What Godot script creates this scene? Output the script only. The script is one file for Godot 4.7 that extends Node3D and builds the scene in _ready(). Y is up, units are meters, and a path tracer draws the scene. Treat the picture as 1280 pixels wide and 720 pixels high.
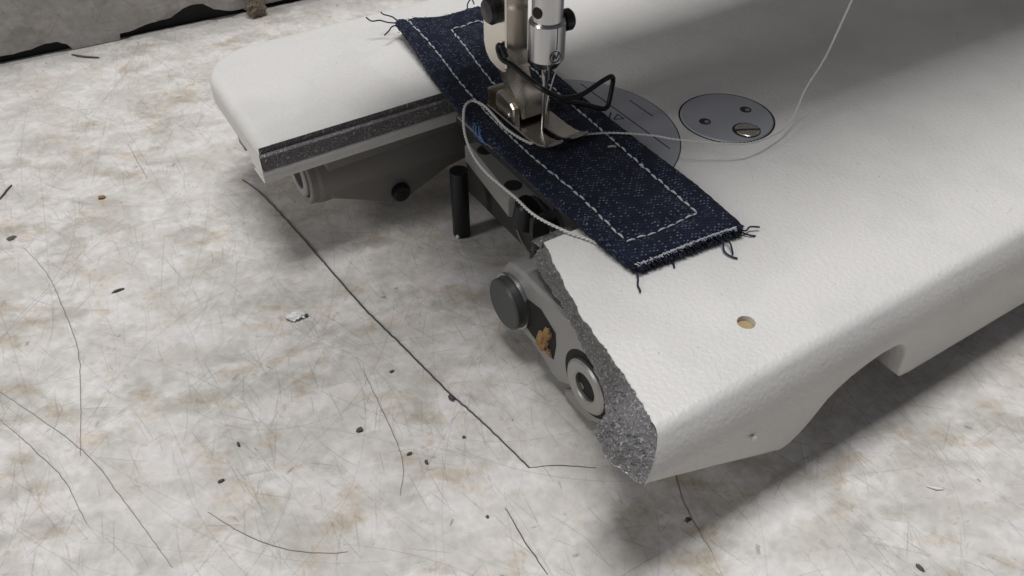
extends Node3D
# A sewing machine bed on a worn laminate bench. Everything is laid out in millimetres, in machine axes:
# x along the bed, y up from the bed's top face, z towards the operator; the needle comes down at 0, 0.
const BENCH := -37.0            # bench top below the bed's top face
var rng := RandomNumberGenerator.new()
var taken := {}
var M := {}
var machine: Node3D

func _ready():
	rng.seed = 7
	# --- camera
	var psi := deg_to_rad(57.934); var pitch := deg_to_rad(42.436)
	var fwd := Vector3(cos(psi), 0, -sin(psi)); var right := Vector3(sin(psi), 0, cos(psi))
	var look := fwd * cos(pitch) - Vector3.UP * sin(pitch)
	var cam := Camera3D.new(); cam.name = "camera"
	cam.transform = Transform3D(Basis(right, right.cross(look), -look), mm(Vector3(-102.0, 114.9, 148.6)))
	cam.fov = 2.0 * rad_to_deg(atan(360.0 / 1050.0)); cam.near = 0.01; cam.far = 20.0
	add_child(cam); cam.current = true
	# --- room light: dim even surroundings and two ceiling lamps
	var env := Environment.new()
	env.background_mode = Environment.BG_COLOR
	env.background_color = Color(0.62, 0.62, 0.65); env.background_energy_multiplier = 0.25
	env.tonemap_mode = Environment.TONE_MAPPER_LINEAR; env.tonemap_exposure = 1.0
	env.sdfgi_enabled = true; env.ssao_enabled = true; env.ssil_enabled = true
	var we := WorldEnvironment.new(); we.name = "surroundings"; we.environment = env; add_child(we)
	make_materials()
	lamp(Vector3(60, 1800, -190), Vector2(900, 460), 2.5, "white ceiling lamp above and behind the sewing machine")
	lamp(Vector3(-1500, 760, -130), Vector2(900, 300), 0.55, "white ceiling lamp off to the left of the bench")
	# --- setting, machine, cloth, small things
	bench(); back_panel()
	machine = thing("sewing_machine", "cream industrial sewing machine bed with broken front arm and chrome needle", "sewing machine", Vector3(-13.8, BENCH, -19.4))
	bed(); fracture(); slot_rails(); plates(); under_parts(); lever(); needle_and_foot(); head()
	denim(); threads(); litter()

# ---------------------------------------------------------------- helpers
func mm(p: Vector3) -> Vector3: return (p - Vector3(0, BENCH, 0)) * 0.001
func numbered(called: String, parent: Node) -> String:
	var key := str(parent.get_instance_id()) + called
	var n: int = taken.get(key, 0); taken[key] = n + 1
	return called if n == 0 else "%s_%03d" % [called, n]
func thing(called: String, label: String, category: String, at: Vector3, group := "") -> Node3D:
	var o := Node3D.new(); o.name = numbered(called, self); add_child(o, true); o.position = mm(at)
	return tag(o, label, category, group)
func tag(o, label: String, category: String, group := ""):
	o.set_meta("label", label); o.set_meta("category", category)
	if group: o.set_meta("group", group)
	return o
func begin() -> SurfaceTool:
	var st := SurfaceTool.new(); st.begin(Mesh.PRIMITIVE_TRIANGLES); return st
func obj(called: String, st: SurfaceTool, mat: Material, parent: Node = self) -> MeshInstance3D:
	st.generate_normals()
	var a := st.commit_to_arrays()
	var v: PackedVector3Array = a[Mesh.ARRAY_VERTEX]
	var lo := v[0]; var hi := v[0]
	for p in v: lo = lo.min(p); hi = hi.max(p)
	var o := Vector3((lo.x + hi.x) / 2, lo.y, (lo.z + hi.z) / 2)
	for i in v.size(): v[i] = (v[i] - o) * 0.001
	a[Mesh.ARRAY_VERTEX] = v
	var m := ArrayMesh.new(); m.add_surface_from_arrays(Mesh.PRIMITIVE_TRIANGLES, a)
	var n := MeshInstance3D.new(); n.mesh = m; n.material_override = mat
	n.name = numbered(called, parent); parent.add_child(n, true)
	n.global_position = mm(o)
	return n
func tri(st: SurfaceTool, a: Vector3, b: Vector3, c: Vector3):
	st.add_vertex(a); st.add_vertex(b); st.add_vertex(c)
func quad(st: SurfaceTool, a: Vector3, b: Vector3, c: Vector3, d: Vector3):
	tri(st, a, b, c); tri(st, a, c, d)
func grid(st: SurfaceTool, rows: Array, closed := false, smooth := 0):
	st.set_smooth_group(smooth)
	for i in rows.size() - 1:
		var n: int = rows[i].size()
		for j in (n if closed else n - 1):
			quad(st, rows[i][j], rows[i][(j + 1) % n], rows[i + 1][(j + 1) % n], rows[i + 1][j])
func frame(d: Vector3) -> Array:
	var u := d.cross(Vector3.UP if absf(d.normalized().y) < 0.95 else Vector3.RIGHT).normalized()
	return [u, u.cross(d).normalized()]
func circle(o: Vector3, d: Vector3, r: float, n: int) -> PackedVector3Array:
	var f := frame(d); var out := PackedVector3Array()
	for k in n: out.append(o + (f[0] * cos(TAU * k / n) + f[1] * sin(TAU * k / n)) * r)
	return out
func cap(st: SurfaceTool, ring: PackedVector3Array, flip := false):
	st.set_smooth_group(-1)
	var c := Vector3.ZERO
	for p in ring: c += p / ring.size()
	for k in ring.size():
		if flip: tri(st, c, ring[(k + 1) % ring.size()], ring[k])
		else: tri(st, c, ring[k], ring[(k + 1) % ring.size()])
func lathe(st: SurfaceTool, o: Vector3, d: Vector3, prof: Array, n := 32):   # prof: [radius, height along d]
	d = d.normalized()
	var rings := []
	for p in prof: rings.append(circle(o + d * p[1], d, maxf(p[0], 0.001), n))
	for i in rings.size() - 1: grid(st, [rings[i], rings[i + 1]], true, i + 1)
	if prof[0][0] > 0.01: cap(st, rings[0], true)
	if prof[-1][0] > 0.01: cap(st, rings[-1])
func tube(st: SurfaceTool, pts: Array, r, n := 8):
	var rings := []; var f := []
	for i in pts.size():
		var d: Vector3 = (pts[mini(i + 1, pts.size() - 1)] - pts[maxi(i - 1, 0)]).normalized()
		if i == 0: f = frame(d)
		else:
			var u: Vector3 = (f[0] - d * d.dot(f[0])).normalized(); f = [u, u.cross(d).normalized()]
		var rr: float = r[i] if r is Array else r
		var ring := PackedVector3Array()
		for k in n: ring.append(pts[i] + (f[0] * cos(TAU * k / n) + f[1] * sin(TAU * k / n)) * rr)
		rings.append(ring)
	grid(st, rings, true, 0); cap(st, rings[0], true); cap(st, rings[-1])
func spline(pts: Array, step := 1.0) -> Array:      # Catmull-Rom through the points
	var out := []
	for i in pts.size() - 1:
		var a: Vector3 = pts[maxi(i - 1, 0)]; var b: Vector3 = pts[i]; var c: Vector3 = pts[i + 1]; var d: Vector3 = pts[mini(i + 2, pts.size() - 1)]
		var k := maxi(2, int(b.distance_to(c) / step))
		for j in k: out.append(b.cubic_interpolate(c, a, d, float(j) / k))
	out.append(pts[-1])
	return out
func inset(poly: PackedVector2Array, by: float) -> PackedVector2Array:
	var area := 0.0; var n := poly.size()
	for i in n: area += poly[i].cross(poly[(i + 1) % n])
	var s := signf(area); var out := PackedVector2Array()
	for i in n:
		var e0 := (poly[i] - poly[(i + n - 1) % n]).normalized(); var e1 := (poly[(i + 1) % n] - poly[i]).normalized()
		var n0 := Vector2(-e0.y, e0.x) * s; var n1 := Vector2(-e1.y, e1.x) * s
		out.append(poly[i] + (n0 + n1) / maxf(1.0 + n0.dot(n1), 0.4) * by)
	return out
func flat(st: SurfaceTool, poly: PackedVector2Array, to3: Callable, d: float):
	st.set_smooth_group(-1)
	var t := Geometry2D.triangulate_polygon(poly)
	if t.is_empty(): printerr("a polygon did not triangulate, ", poly.size())
	for i in range(0, t.size(), 3): tri(st, to3.call(poly[t[i]], d), to3.call(poly[t[i + 1]], d), to3.call(poly[t[i + 2]], d))
func prism(st: SurfaceTool, poly: PackedVector2Array, to3: Callable, d0: float, d1: float, bev := 0.0, smooth_sides := false):
	var small := inset(poly, bev) if bev > 0.0 else poly
	var sd := signf(d1 - d0)
	var loops := [[small, d0], [poly, d0 + bev * sd], [poly, d1 - bev * sd], [small, d1]] if bev > 0.0 else [[poly, d0], [poly, d1]]
	for i in loops.size() - 1:
		var rows := [PackedVector3Array(), PackedVector3Array()]
		for k in 2:
			for p in loops[i + k][0]: rows[k].append(to3.call(p, loops[i + k][1]))
		grid(st, rows, true, i + 20 if smooth_sides else -1)
	flat(st, small, to3, d0); flat(st, small, to3, d1)
func in_x(p: Vector2, d: float) -> Vector3: return Vector3(d, p.y, p.x)      # (z, y) pushed along x
func in_y(p: Vector2, d: float) -> Vector3: return Vector3(p.x, d, p.y)      # (x, z) pushed along y
func in_z(p: Vector2, d: float) -> Vector3: return Vector3(p.x, p.y, d)      # (x, y) pushed along z
func block(st: SurfaceTool, lo: Vector3, hi: Vector3, bev := 0.4):
	prism(st, PackedVector2Array([Vector2(lo.x, lo.z), Vector2(hi.x, lo.z), Vector2(hi.x, hi.z), Vector2(lo.x, hi.z)]), in_y, lo.y, hi.y, bev)
func at_list(keys: Array, t: float) -> float:        # keys: [t, value] in order
	for i in keys.size() - 1:
		if t <= keys[i + 1][0]:
			var k := clampf((t - keys[i][0]) / (keys[i + 1][0] - keys[i][0]), 0, 1)
			return lerpf(keys[i][1], keys[i + 1][1], k)
	return keys[-1][1]

# ---------------------------------------------------------------- materials
func noise(kind: int, freq: float, octaves := 4, seed_ := 1) -> FastNoiseLite:
	var n := FastNoiseLite.new(); n.noise_type = kind; n.frequency = freq; n.seed = seed_
	n.fractal_octaves = octaves; n.fractal_type = FastNoiseLite.FRACTAL_FBM if octaves > 1 else FastNoiseLite.FRACTAL_NONE
	return n
func lin(r: float, g: float, b: float) -> Color: return Color(r, g, b).linear_to_srgb()
func mat(called: String, color: Color, rough: float, metal := 0.0) -> StandardMaterial3D:
	var m := StandardMaterial3D.new(); m.resource_name = called; m.albedo_color = color; m.roughness = rough; m.metallic = metal
	M[called] = m; return m
func tri_map(m: StandardMaterial3D, size_mm: float):
	m.uv1_triplanar = true; m.uv1_world_triplanar = true; m.uv1_scale = Vector3.ONE * (1000.0 / size_mm)
func relief(m: StandardMaterial3D, img: Image, depth_mm: float):
	m.heightmap_enabled = true; m.heightmap_texture = ImageTexture.create_from_image(img); m.heightmap_scale = depth_mm * 0.1
func pixels_of(n: FastNoiseLite, w: int, h: int) -> PackedByteArray:
	return n.get_seamless_image(w, h).get_data()

func make_materials():
	# powder coat with a leathery orange peel
	var peel := noise(FastNoiseLite.TYPE_SIMPLEX_SMOOTH, 0.022, 3, 3).get_seamless_image(768, 768)
	var paint := mat("paint", lin(0.72, 0.715, 0.71), 0.42); relief(paint, peel, 0.11); tri_map(paint, 25.0)
	var soil := Image.create(1024, 1024, false, Image.FORMAT_RGB8); var sn := pixels_of(noise(FastNoiseLite.TYPE_SIMPLEX_SMOOTH, 0.006, 4, 4), 1024, 1024)
	for i in 1024 * 1024:
		var k := 1.0 - 0.022 * smoothstep(110, 190, sn[i]); soil.set_pixel(i % 1024, i / 1024, Color(k, k * 0.998, k * 0.99))
	for k in 500: line_on(soil, Vector2(rng.randf() * 1024, rng.randf() * 1024), Vector2.from_angle(rng.randf() * TAU), rng.randf_range(1, 4) if k % 9 else rng.randf_range(10, 60), 0.01, Color(0.62, 0.60, 0.57), rng.randf_range(0.1, 0.55) if k % 9 else 0.14, 1 + k % 2)
	paint.detail_enabled = true; paint.detail_blend_mode = BaseMaterial3D.BLEND_MODE_MUL; paint.detail_albedo = ImageTexture.create_from_image(soil)
	paint.detail_uv_layer = BaseMaterial3D.DETAIL_UV_2; paint.uv2_triplanar = true; paint.uv2_world_triplanar = true; paint.uv2_scale = Vector3.ONE * (1000.0 / 190.0)
	# raw broken iron
	var grain := noise(FastNoiseLite.TYPE_VALUE, 0.16, 3, 5); var gd := pixels_of(grain, 512, 512)
	var gi := Image.create(512, 512, false, Image.FORMAT_RGB8)
	for i in 512 * 512:
		var v := gd[i] / 255.0
		var g := 0.085 + 0.20 * v + (0.6 * clampf((v - 0.70) * 8.0, 0, 1))
		gi.set_pixel(i % 512, i / 512, lin(g, g * 0.985, g))
	var iron := mat("iron", Color(1, 1, 1), 0.5, 0.15); iron.albedo_texture = ImageTexture.create_from_image(gi)
	relief(iron, grain.get_seamless_image(512, 512), 0.5); tri_map(iron, 24.0)
	var fine := noise(FastNoiseLite.TYPE_SIMPLEX_SMOOTH, 0.05, 4, 9).get_seamless_image(512, 512)
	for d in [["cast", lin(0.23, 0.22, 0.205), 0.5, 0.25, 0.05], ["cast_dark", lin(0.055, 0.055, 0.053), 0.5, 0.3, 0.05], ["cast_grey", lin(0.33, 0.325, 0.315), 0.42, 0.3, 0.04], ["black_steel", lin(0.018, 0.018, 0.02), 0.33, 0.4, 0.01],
			["pin_steel", lin(0.07, 0.075, 0.072), 0.4, 0.4, 0.02], ["worn_steel", lin(0.42, 0.415, 0.40), 0.4, 0.7, 0.02], ["steel", lin(0.52, 0.52, 0.52), 0.27, 1.0, 0.01], ["chrome", lin(0.54, 0.54, 0.55), 0.25, 1.0, 0.0], ["nickel", lin(0.68, 0.63, 0.55), 0.24, 1.0, 0.012], ["plate", lin(0.46, 0.48, 0.52), 0.34, 0.45, 0.01], ["ink", lin(0.02, 0.02, 0.022), 0.6, 0.0, 0.0], ["hollow", lin(0.012, 0.012, 0.012), 0.8, 0.0, 0.0]]:
		var m := mat(d[0], d[1], d[2], d[3])
		if d[4] > 0.0: relief(m, fine, d[4]); tri_map(m, 14.0)
	mat("thread", lin(0.68, 0.67, 0.63), 0.8).rim_enabled = true
	mat("pale_thread", lin(0.46, 0.48, 0.52), 0.8).rim_enabled = true
	mat("navy_thread", lin(0.013, 0.018, 0.044), 0.85); mat("blue_thread", lin(0.11, 0.22, 0.46), 0.8)
	mat("cork", lin(0.44, 0.27, 0.12), 0.9); relief(M.cork, fine, 0.4); tri_map(M.cork, 6.0)
	mat("foam", lin(0.34, 0.28, 0.21), 0.95); relief(M.foam, fine, 0.8); tri_map(M.foam, 8.0)
	mat("felt", lin(0.40, 0.31, 0.17), 0.9); mat("paper", lin(0.8, 0.8, 0.78), 0.8); mat("hair", lin(0.075, 0.068, 0.06), 0.6); mat("faint_hair", lin(0.22, 0.20, 0.175), 0.6); mat("crumb", lin(0.10, 0.09, 0.08), 0.85)
	mat("lamp_body", lin(0.75, 0.75, 0.75), 0.5)
	var glow := mat("lamp_glow", Color(1, 1, 1), 0.5); glow.emission_enabled = true; glow.emission = Color(1, 0.98, 0.95); glow.emission_energy_multiplier = 0.6
	denim_material(); laminate()

func denim_material():
	var n := 1024; var size := 46.0        # mm a side
	var img := Image.create(n, n, false, Image.FORMAT_RGB8); var hi := Image.create(n, n, false, Image.FORMAT_L8)
	var big := pixels_of(noise(FastNoiseLite.TYPE_SIMPLEX_SMOOTH, 0.008, 3, 21), n, n); var sm := pixels_of(noise(FastNoiseLite.TYPE_VALUE, 0.35, 1, 22), n, n)
	var ends := 64                         # warp ends across the tile
	var r := RandomNumberGenerator.new(); r.seed = 99
	var fleck := PackedFloat32Array(); fleck.resize(ends * ends * 2)
	for i in fleck.size(): fleck[i] = r.randf()
	for y in n:
		for x in n:
			var u := float(x) / n * ends; var v := float(y) / n * ends * 2.0
			var cu := int(u); var cv := int(v)
			var fu := u - cu - 0.5; var fv := v - cv - 0.5
			var k := y * n + x
			var up := posmod(cv + cu * 2, 3)           # 3/1 twill: where the pale weft comes over
			var h := 0.75 - fu * fu * 1.6
			var s := sm[k] / 255.0
			var c := 0.55 + 0.5 * s
			var col := Vector3(0.0095, 0.0135, 0.032) * c * (0.65 + 0.9 * big[k] / 255.0)
			if up == 0:
				h -= 0.35
				var f := fleck[cv * ends + cu]
				if f * (0.45 + big[k] / 255.0 * 1.1) > 0.62:
					var e := clampf(1.25 - (fu * fu * 7.0 + fv * fv * 4.5), 0, 1)
					col += Vector3(0.27, 0.30, 0.37) * e * (f - 0.3) * (0.45 + 1.8 * s * s)
				h += 0.2 * (0.5 - fv * fv)
			img.set_pixel(x, y, lin(col.x, col.y, col.z))
			hi.set_pixel(x, y, Color(h, h, h))
	var m := mat("denim", Color(1, 1, 1), 0.85); m.albedo_texture = ImageTexture.create_from_image(img); m.metallic_specular = 0.25
	relief(m, hi, 0.28); tri_map(m, size); m.rim_enabled = true; m.rim = 0.15

func line_on(img: Image, p: Vector2, d: Vector2, length: float, bend: float, tone: Color, alpha: float, wide := 1):
	var w := img.get_width()
	for s in int(length):
		var a := alpha * (0.45 + 0.55 * sin(PI * s / length)) * (0.7 + 0.3 * rng.randf())
		for k in wide:
			var q := p + Vector2(-d.y, d.x) * k
			var x := posmod(int(q.x), w); var y := posmod(int(q.y), w)
			img.set_pixel(x, y, img.get_pixel(x, y).lerp(tone, a))
		d = d.rotated(bend); p += d

func laminate():
	# worn marbled laminate: pale clouds, grey veils, rosy stains, scratches; the image's x runs along the view's right
	var n := 2048
	var cloud := func(freq: float, oct: int, gain: float, sd: int, squash: bool) -> PackedByteArray:
		var nz := noise(FastNoiseLite.TYPE_SIMPLEX_SMOOTH, freq, oct, sd); nz.fractal_gain = gain
		nz.domain_warp_enabled = true; nz.domain_warp_amplitude = 26.0; nz.domain_warp_frequency = 0.012
		var im := nz.get_seamless_image(n * 2 / 3 if squash else n, n)
		if squash: im.resize(n, n, Image.INTERPOLATE_BILINEAR)
		return im.get_data()
	var a: PackedByteArray = cloud.call(0.014, 7, 0.6, 31, true); var b: PackedByteArray = cloud.call(0.006, 6, 0.58, 32, true)
	var c: PackedByteArray = cloud.call(0.017, 7, 0.62, 33, true); var d: PackedByteArray = cloud.call(0.05, 5, 0.6, 34, false)
	var raw := PackedByteArray(); raw.resize(n * n * 3)
	for i in n * n:
		var fine := (d[i] - 128) * 0.075
		var light := 210.0 + fine * 1.5
		var veil := smoothstep(100, 185, a[i]) * (7.0 + 14.0 * smoothstep(90, 170, b[i]))
		var rose := 0.85 * smoothstep(126, 200, c[i]) * (0.2 + 0.75 * smoothstep(95, 160, b[i]))
		var dirt := smoothstep(158, 196, d[i]) * smoothstep(120, 165, c[i]) * 22.0
		var white := smoothstep(118, 78, a[i]) * 9.0
		raw[i * 3] = int(clampf(light - veil - dirt - rose * 9 + white, 0, 255))
		raw[i * 3 + 1] = int(clampf(light - 3.0 - veil * 1.02 - dirt - rose * 17 + white, 0, 255))
		raw[i * 3 + 2] = int(clampf(light - 8.0 - veil * 1.07 - dirt * 1.04 - rose * 27 + white * 1.3, 0, 255))
	var img := Image.create_from_data(n, n, false, Image.FORMAT_RGB8, raw)
	for k in 15000:
		var p := Vector2(rng.randf() * n, rng.randf() * n)
		var worn := smoothstep(80.0, 170.0, b[int(p.y) * n + int(p.x)])
		if rng.randf() > 0.25 + worn: continue
		var dir := Vector2.from_angle(deg_to_rad(rng.randfn(58.0, 24.0)) if k % 4 else rng.randf() * TAU)
		var long := rng.randf_range(10, 60) if k % 9 else rng.randf_range(90, 420)
		line_on(img, p, dir, long, rng.randfn(0.0, 0.003), Color(0.36, 0.345, 0.33) if k % 5 else Color(0.92, 0.92, 0.92), rng.randf_range(0.07, 0.33) * (0.75 if k % 9 == 0 else 1.0))
	for k in 260:
		var p := Vector2(rng.randf() * n, rng.randf() * n); var dir := Vector2.from_angle(rng.randf() * TAU)
		line_on(img, p, dir, rng.randf_range(3, 13), 0.02, Color(0.25, 0.24, 0.23), rng.randf_range(0.15, 0.5), 1 + k % 4)
	var m := mat("laminate", Color(1, 1, 1), 0.5); m.albedo_texture = ImageTexture.create_from_image(img); m.metallic_specular = 0.4
	var wall := mat("panel", Color(0.86, 0.86, 0.87), 0.6); wall.albedo_texture = m.albedo_texture; tri_map(wall, 400.0)

# ---------------------------------------------------------------- lamps
func lamp(at: Vector3, size: Vector2, energy: float, label: String):
	var t := thing("ceiling_lamp", label, "lamp", at)
	var aim := (Vector3(0, 0, 0) - at).normalized()
	var u := aim.cross(Vector3.FORWARD).normalized(); var v := u.cross(aim)
	for k in 2:
		var st := begin(); var w := size * (0.5 if k else 0.53); var near := 0.0 if k else -4.0; var far := -3.0 if k else -60.0
		var rows := []
		for dd in [near, far]:
			var ring := PackedVector3Array()
			for c in [[-1, -1], [1, -1], [1, 1], [-1, 1]]: ring.append(at + u * w.x * c[0] + v * w.y * c[1] + aim * dd)
			rows.append(ring)
		grid(st, rows, true, -1); cap(st, rows[0]); cap(st, rows[1], true)
		obj("diffuser" if k else "housing", st, M.lamp_glow if k else M.lamp_body, t)
	var l := AreaLight3D.new(); l.name = "lamp_light"; l.area_size = size * 0.001; l.light_energy = energy; l.light_color = Color(1, 0.995, 0.99); l.area_range = 6.0; l.area_attenuation = 2.0
	l.area_normalize_energy = true; l.shadow_enabled = true
	t.add_child(l); l.global_transform = Transform3D(Basis(u, -v, -aim).orthonormalized(), mm(at + aim * 3.0))

# ---------------------------------------------------------------- setting
func bench():
	var st := begin(); st.set_smooth_group(-1)
	var psi := deg_to_rad(57.934)
	var lo := Vector2(-700, -246); var hi := Vector2(800, 520); var y := BENCH
	var put := func(x: float, z: float, yy: float):
		st.set_uv(Vector2(x * sin(psi) + z * cos(psi), -x * cos(psi) + z * sin(psi)) / 400.0); st.add_vertex(Vector3(x, yy, z))
	var k := [Vector2(lo.x, lo.y), Vector2(hi.x, lo.y), Vector2(hi.x, hi.y), Vector2(lo.x, hi.y)]
	for i in [0, 1, 2, 0, 2, 3]: put.call(k[i].x, k[i].y, y)
	for i in [0, 2, 1, 0, 3, 2]: put.call(k[i].x, k[i].y, y - 28)
	for e in 4:
		var p: Vector2 = k[e]; var q: Vector2 = k[(e + 1) % 4]
		for c in [[p, 0], [p, 1], [q, 1], [p, 0], [q, 1], [q, 0]]: put.call(c[0].x, c[0].y, y - 28.0 * c[1])
	obj("work_bench_surface", st, M.laminate).set_meta("kind", "structure")

func back_panel():
	# laminate upright at the back of the bench; its lower edge is chipped away in places
	var turn := atan2(7.9, 121.6)
	var to3 := func(p: Vector2, d: float) -> Vector3:
		var q := Vector2(p.x, d).rotated(-turn) if false else Vector2(p.x * cos(turn) - d * sin(turn), p.x * sin(turn) + d * cos(turn))
		return Vector3(q.x, BENCH + p.y, q.y - 193.0)
	var edge := []
	# [along, gap height above the bench]
	var gaps := [[-620, 0.15], [-160, 0.15], [-158, 2.0], [-128, 3.6], [-113, 3.5], [-106, 3.2], [-100, 3.5], [-94, 4.6], [-90, 4.5], [-87, 2.6], [-85.6, 0.2], [-68, 0.2], [-67.6, 2.6], [-64, 2.6], [-56, 4.2], [-47, 4.9], [-42, 7.4], [-38, 8.2], [-34, 7.9], [-30, 4.6], [-24, 2.6], [-12, 2.4], [0, 2.8], [12, 2.6], [15, 1.2], [17, 0.2], [620, 0.15]]
	for i in gaps.size() - 1:
		var g0: Array = gaps[i]; var g1: Array = gaps[i + 1]
		var k := clampi(int((g1[0] - g0[0]) / 1.2), 1, 14)
		for j in k:
			var f := float(j) / k; var h := lerpf(g0[1], g1[1], f)
			edge.append(Vector2(lerpf(g0[0], g1[0], f), h + (rng.randf_range(-0.12, 0.12) if h > 1.0 else 0.0)))
	edge.append(Vector2(620, 0.15)); edge.append(Vector2(620, 150)); edge.append(Vector2(-620, 150))
	var st := begin(); prism(st, PackedVector2Array(edge), to3, 0.0, -2.0, 0.2)
	obj("back_wall", st, M.panel).set_meta("kind", "structure")
	var s2 := begin(); prism(s2, PackedVector2Array([Vector2(-620, 0.1), Vector2(620, 0.1), Vector2(620, 150), Vector2(-620, 150)]), to3, -2.3, -16.0)
	obj("wall_backing", s2, M.hollow).set_meta("kind", "structure")
	# the pale strip of sealant that still lies where the edge broke away
	for g in [[-66, -30, 0.6], [-24, 14, 0.8], [-140, -88, 0.35]]:
		var s3 := begin(); var row := []
		for i in 30:
			var x := lerpf(g[0], g[1], i / 29.0); var h: float = g[2] * (0.75 + 0.35 * rng.randf()) * minf(1.0, minf(i, 29 - i) / 3.0 + 0.15)
			row.append(PackedVector3Array([to3.call(Vector2(x, 0.02), 1.6), to3.call(Vector2(x, h * 0.8), 0.7), to3.call(Vector2(x, h), -0.6), to3.call(Vector2(x, h * 0.7), -1.4), to3.call(Vector2(x, 0.02), -2.0)]))
		grid(s3, row, false, 0)
		obj("wall_sealant_strip", s3, M.panel).set_meta("kind", "structure")

# ---------------------------------------------------------------- the bed
const OIL := Vector2(-2.0, 74.6)
func bed():
	var st := begin()
	# left and back edges: outline with a rounded-over top
	var path := []                                   # [point, outward normal]
	for p in [Vector2(-61.6, -34.6), Vector2(-61.5, -45), Vector2(-61.3, -56), Vector2(-61.1, -66), Vector2(-61.0, -75)]: path.append([p, Vector2(-1, 0)])
	for k in range(1, 12):
		var a := PI + PI / 2 * k / 12.0; path.append([Vector2(-44, -75) + Vector2(cos(a), sin(a)) * 17.0, Vector2(cos(a), sin(a))])
	for x in [-44.0, -20.0, 60.0, 200.0, 330.0]: path.append([Vector2(x, -92), Vector2(0, -1)])
	var rows := []; var top := PackedVector2Array()
	for e in path:
		var row := PackedVector3Array(); var q: Vector2 = e[0]; var nn: Vector2 = e[1]; var r := 3.2
		for k in 9:
			var a := PI / 2 * k / 8.0; var w := q - nn * r * (1.0 - sin(a))
			row.append(Vector3(w.x, -r * (1.0 - cos(a)), w.y))
		top.append(q - nn * r)
		row.append(Vector3(q.x, -7.5, q.y)); row.append(Vector3(q.x + nn.x * -0.5, -9.2, q.y - nn.y * 0.5)); row.append(Vector3(q.x - nn.x * 2, -9.6, q.y - nn.y * 2))
		row.append(Vector3(q.x - nn.x * 7, -9.6, q.y - nn.y * 7))
		rows.append(row)
	grid(st, rows, false, 0)
	# front wall: rounded top, belly that drops, an arch, then a straight skirt
	var prof := [[-37.6, -9.3], [-36, -9.9], [-28, -13.8], [-17, -18.8], [-5, -24.4], [0.0, -26.6], [1.2, -27.3], [2.6, -27.4], [4.4, -26.9], [6.2, -25.6], [7.6, -24.0], [9, -21.9], [11.4, -18.2], [14, -15.9], [17, -14.2], [21, -12.8], [25.6, -11.9], [29.5, -12.0], [32, -12.6], [34, -14.2], [35.4, -17], [36.0, -21], [36.6, -24.6], [38.4, -26.6], [42, -27.2], [60, -27.2], [120, -27.2], [200, -27.2], [330, -27.2]]
	var xs := []
	for i in prof.size() - 1:
		var n := clampi(int((prof[i + 1][0] - prof[i][0]) / 1.6), 1, 12)
		for j in n: xs.append(lerpf(prof[i][0], prof[i + 1][0], float(j) / n))
	xs.append(330.0)
	rows = []
	var front_top := PackedVector2Array()
	for x in xs:
		var yb := at_list(prof, x); var row := PackedVector3Array()
		var shift := func(y: float) -> float: return lerpf(4.6 * (1.0 - clampf(-y / 9.3, 0, 1)), 0.0, clampf((x + 37.6) / 16.0, 0, 1))
		for e in edge_profile():
			var y := maxf(e.y, yb); row.append(Vector3(x + shift.call(y), y, e.x))
		for f in [0.3, 0.6, 0.9]: row.append(Vector3(x + shift.call(lerpf(-9.0, yb, f)), minf(lerpf(-9.0, yb, f), 0.0), 89.0 - 0.4 * f))
		row.append(Vector3(x, yb - 0.4, 88.1)); row.append(Vector3(x, yb - 0.5, 81.0)); row.append(Vector3(x, -8.8, 81.0))
		front_top.append(Vector2(row[0].x, 84.0))
		rows.append(row)
	grid(st, rows, false, 0)
	# top face, with the oil hole let in through a hairline bridge
	var hole := []
	for k in 33: hole.append(OIL + Vector2(sin(TAU * k / 32.0), cos(TAU * k / 32.0)) * 1.8)
	hole[0] += Vector2(0.002, 0)
	var poly := PackedVector2Array(top)
	poly.append(Vector2(330, -88.8))
	poly.append(Vector2(330, 84))
	var bridged := false
	for i in range(front_top.size() - 2, -1, -1):
		if not bridged and front_top[i].x < OIL.x:
			bridged = true
			poly.append(Vector2(OIL.x + 0.002, 84))
			for k in 33: poly.append(hole[k])
			poly.append(Vector2(OIL.x, 84))
		poly.append(front_top[i])
	for p in broken_top(true): poly.append(Vector2(p.x, p.z))
	for p in [Vector2(-1, 33.4), Vector2(-1, -34.6), Vector2(-58.4, -34.6)]: poly.append(p)
	var clean := PackedVector2Array()
	for p in poly:
		if clean.is_empty() or clean[-1].distance_to(p) > 0.0005: clean.append(p)
	flat(st, clean, in_y, 0.0)
	flat(st, PackedVector2Array([Vector2(-59, -34.6), Vector2(-59, -85), Vector2(-50, -89), Vector2(330, -89), Vector2(330, 82), Vector2(-30, 82), Vector2(-20, 36), Vector2(-12, 33.2), Vector2(40, 33.2), Vector2(40, -34.6)]), in_y, -9.6)
	quad(st, Vector3(330, 0, -92), Vector3(330, 0, 89), Vector3(330, -27, 89), Vector3(330, -27, -92))
	var o := obj("bed", st, M.paint, machine)
	o.set_meta("label", "cream textured bed plate with curved cut-out along its front skirt")
	# oil hole
	var h := begin(); grid(h, [circle(Vector3(OIL.x, 0, OIL.y), Vector3.UP, 1.8, 32), circle(Vector3(OIL.x, -0.35, OIL.y), Vector3.UP, 1.75, 32), circle(Vector3(OIL.x, -1.6, OIL.y), Vector3.UP, 1.75, 32)], true, 1)
	var hole_part := obj("oil_hole", h, M.paint, machine)
	var d := begin(); lathe(d, Vector3(OIL.x, -1.6, OIL.y), Vector3.UP, [[1.75, 0.0], [1.75, 0.4], [1.1, 0.75], [0.0, 0.7]], 24); obj("felt_wick", d, M.felt, hole_part)

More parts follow.
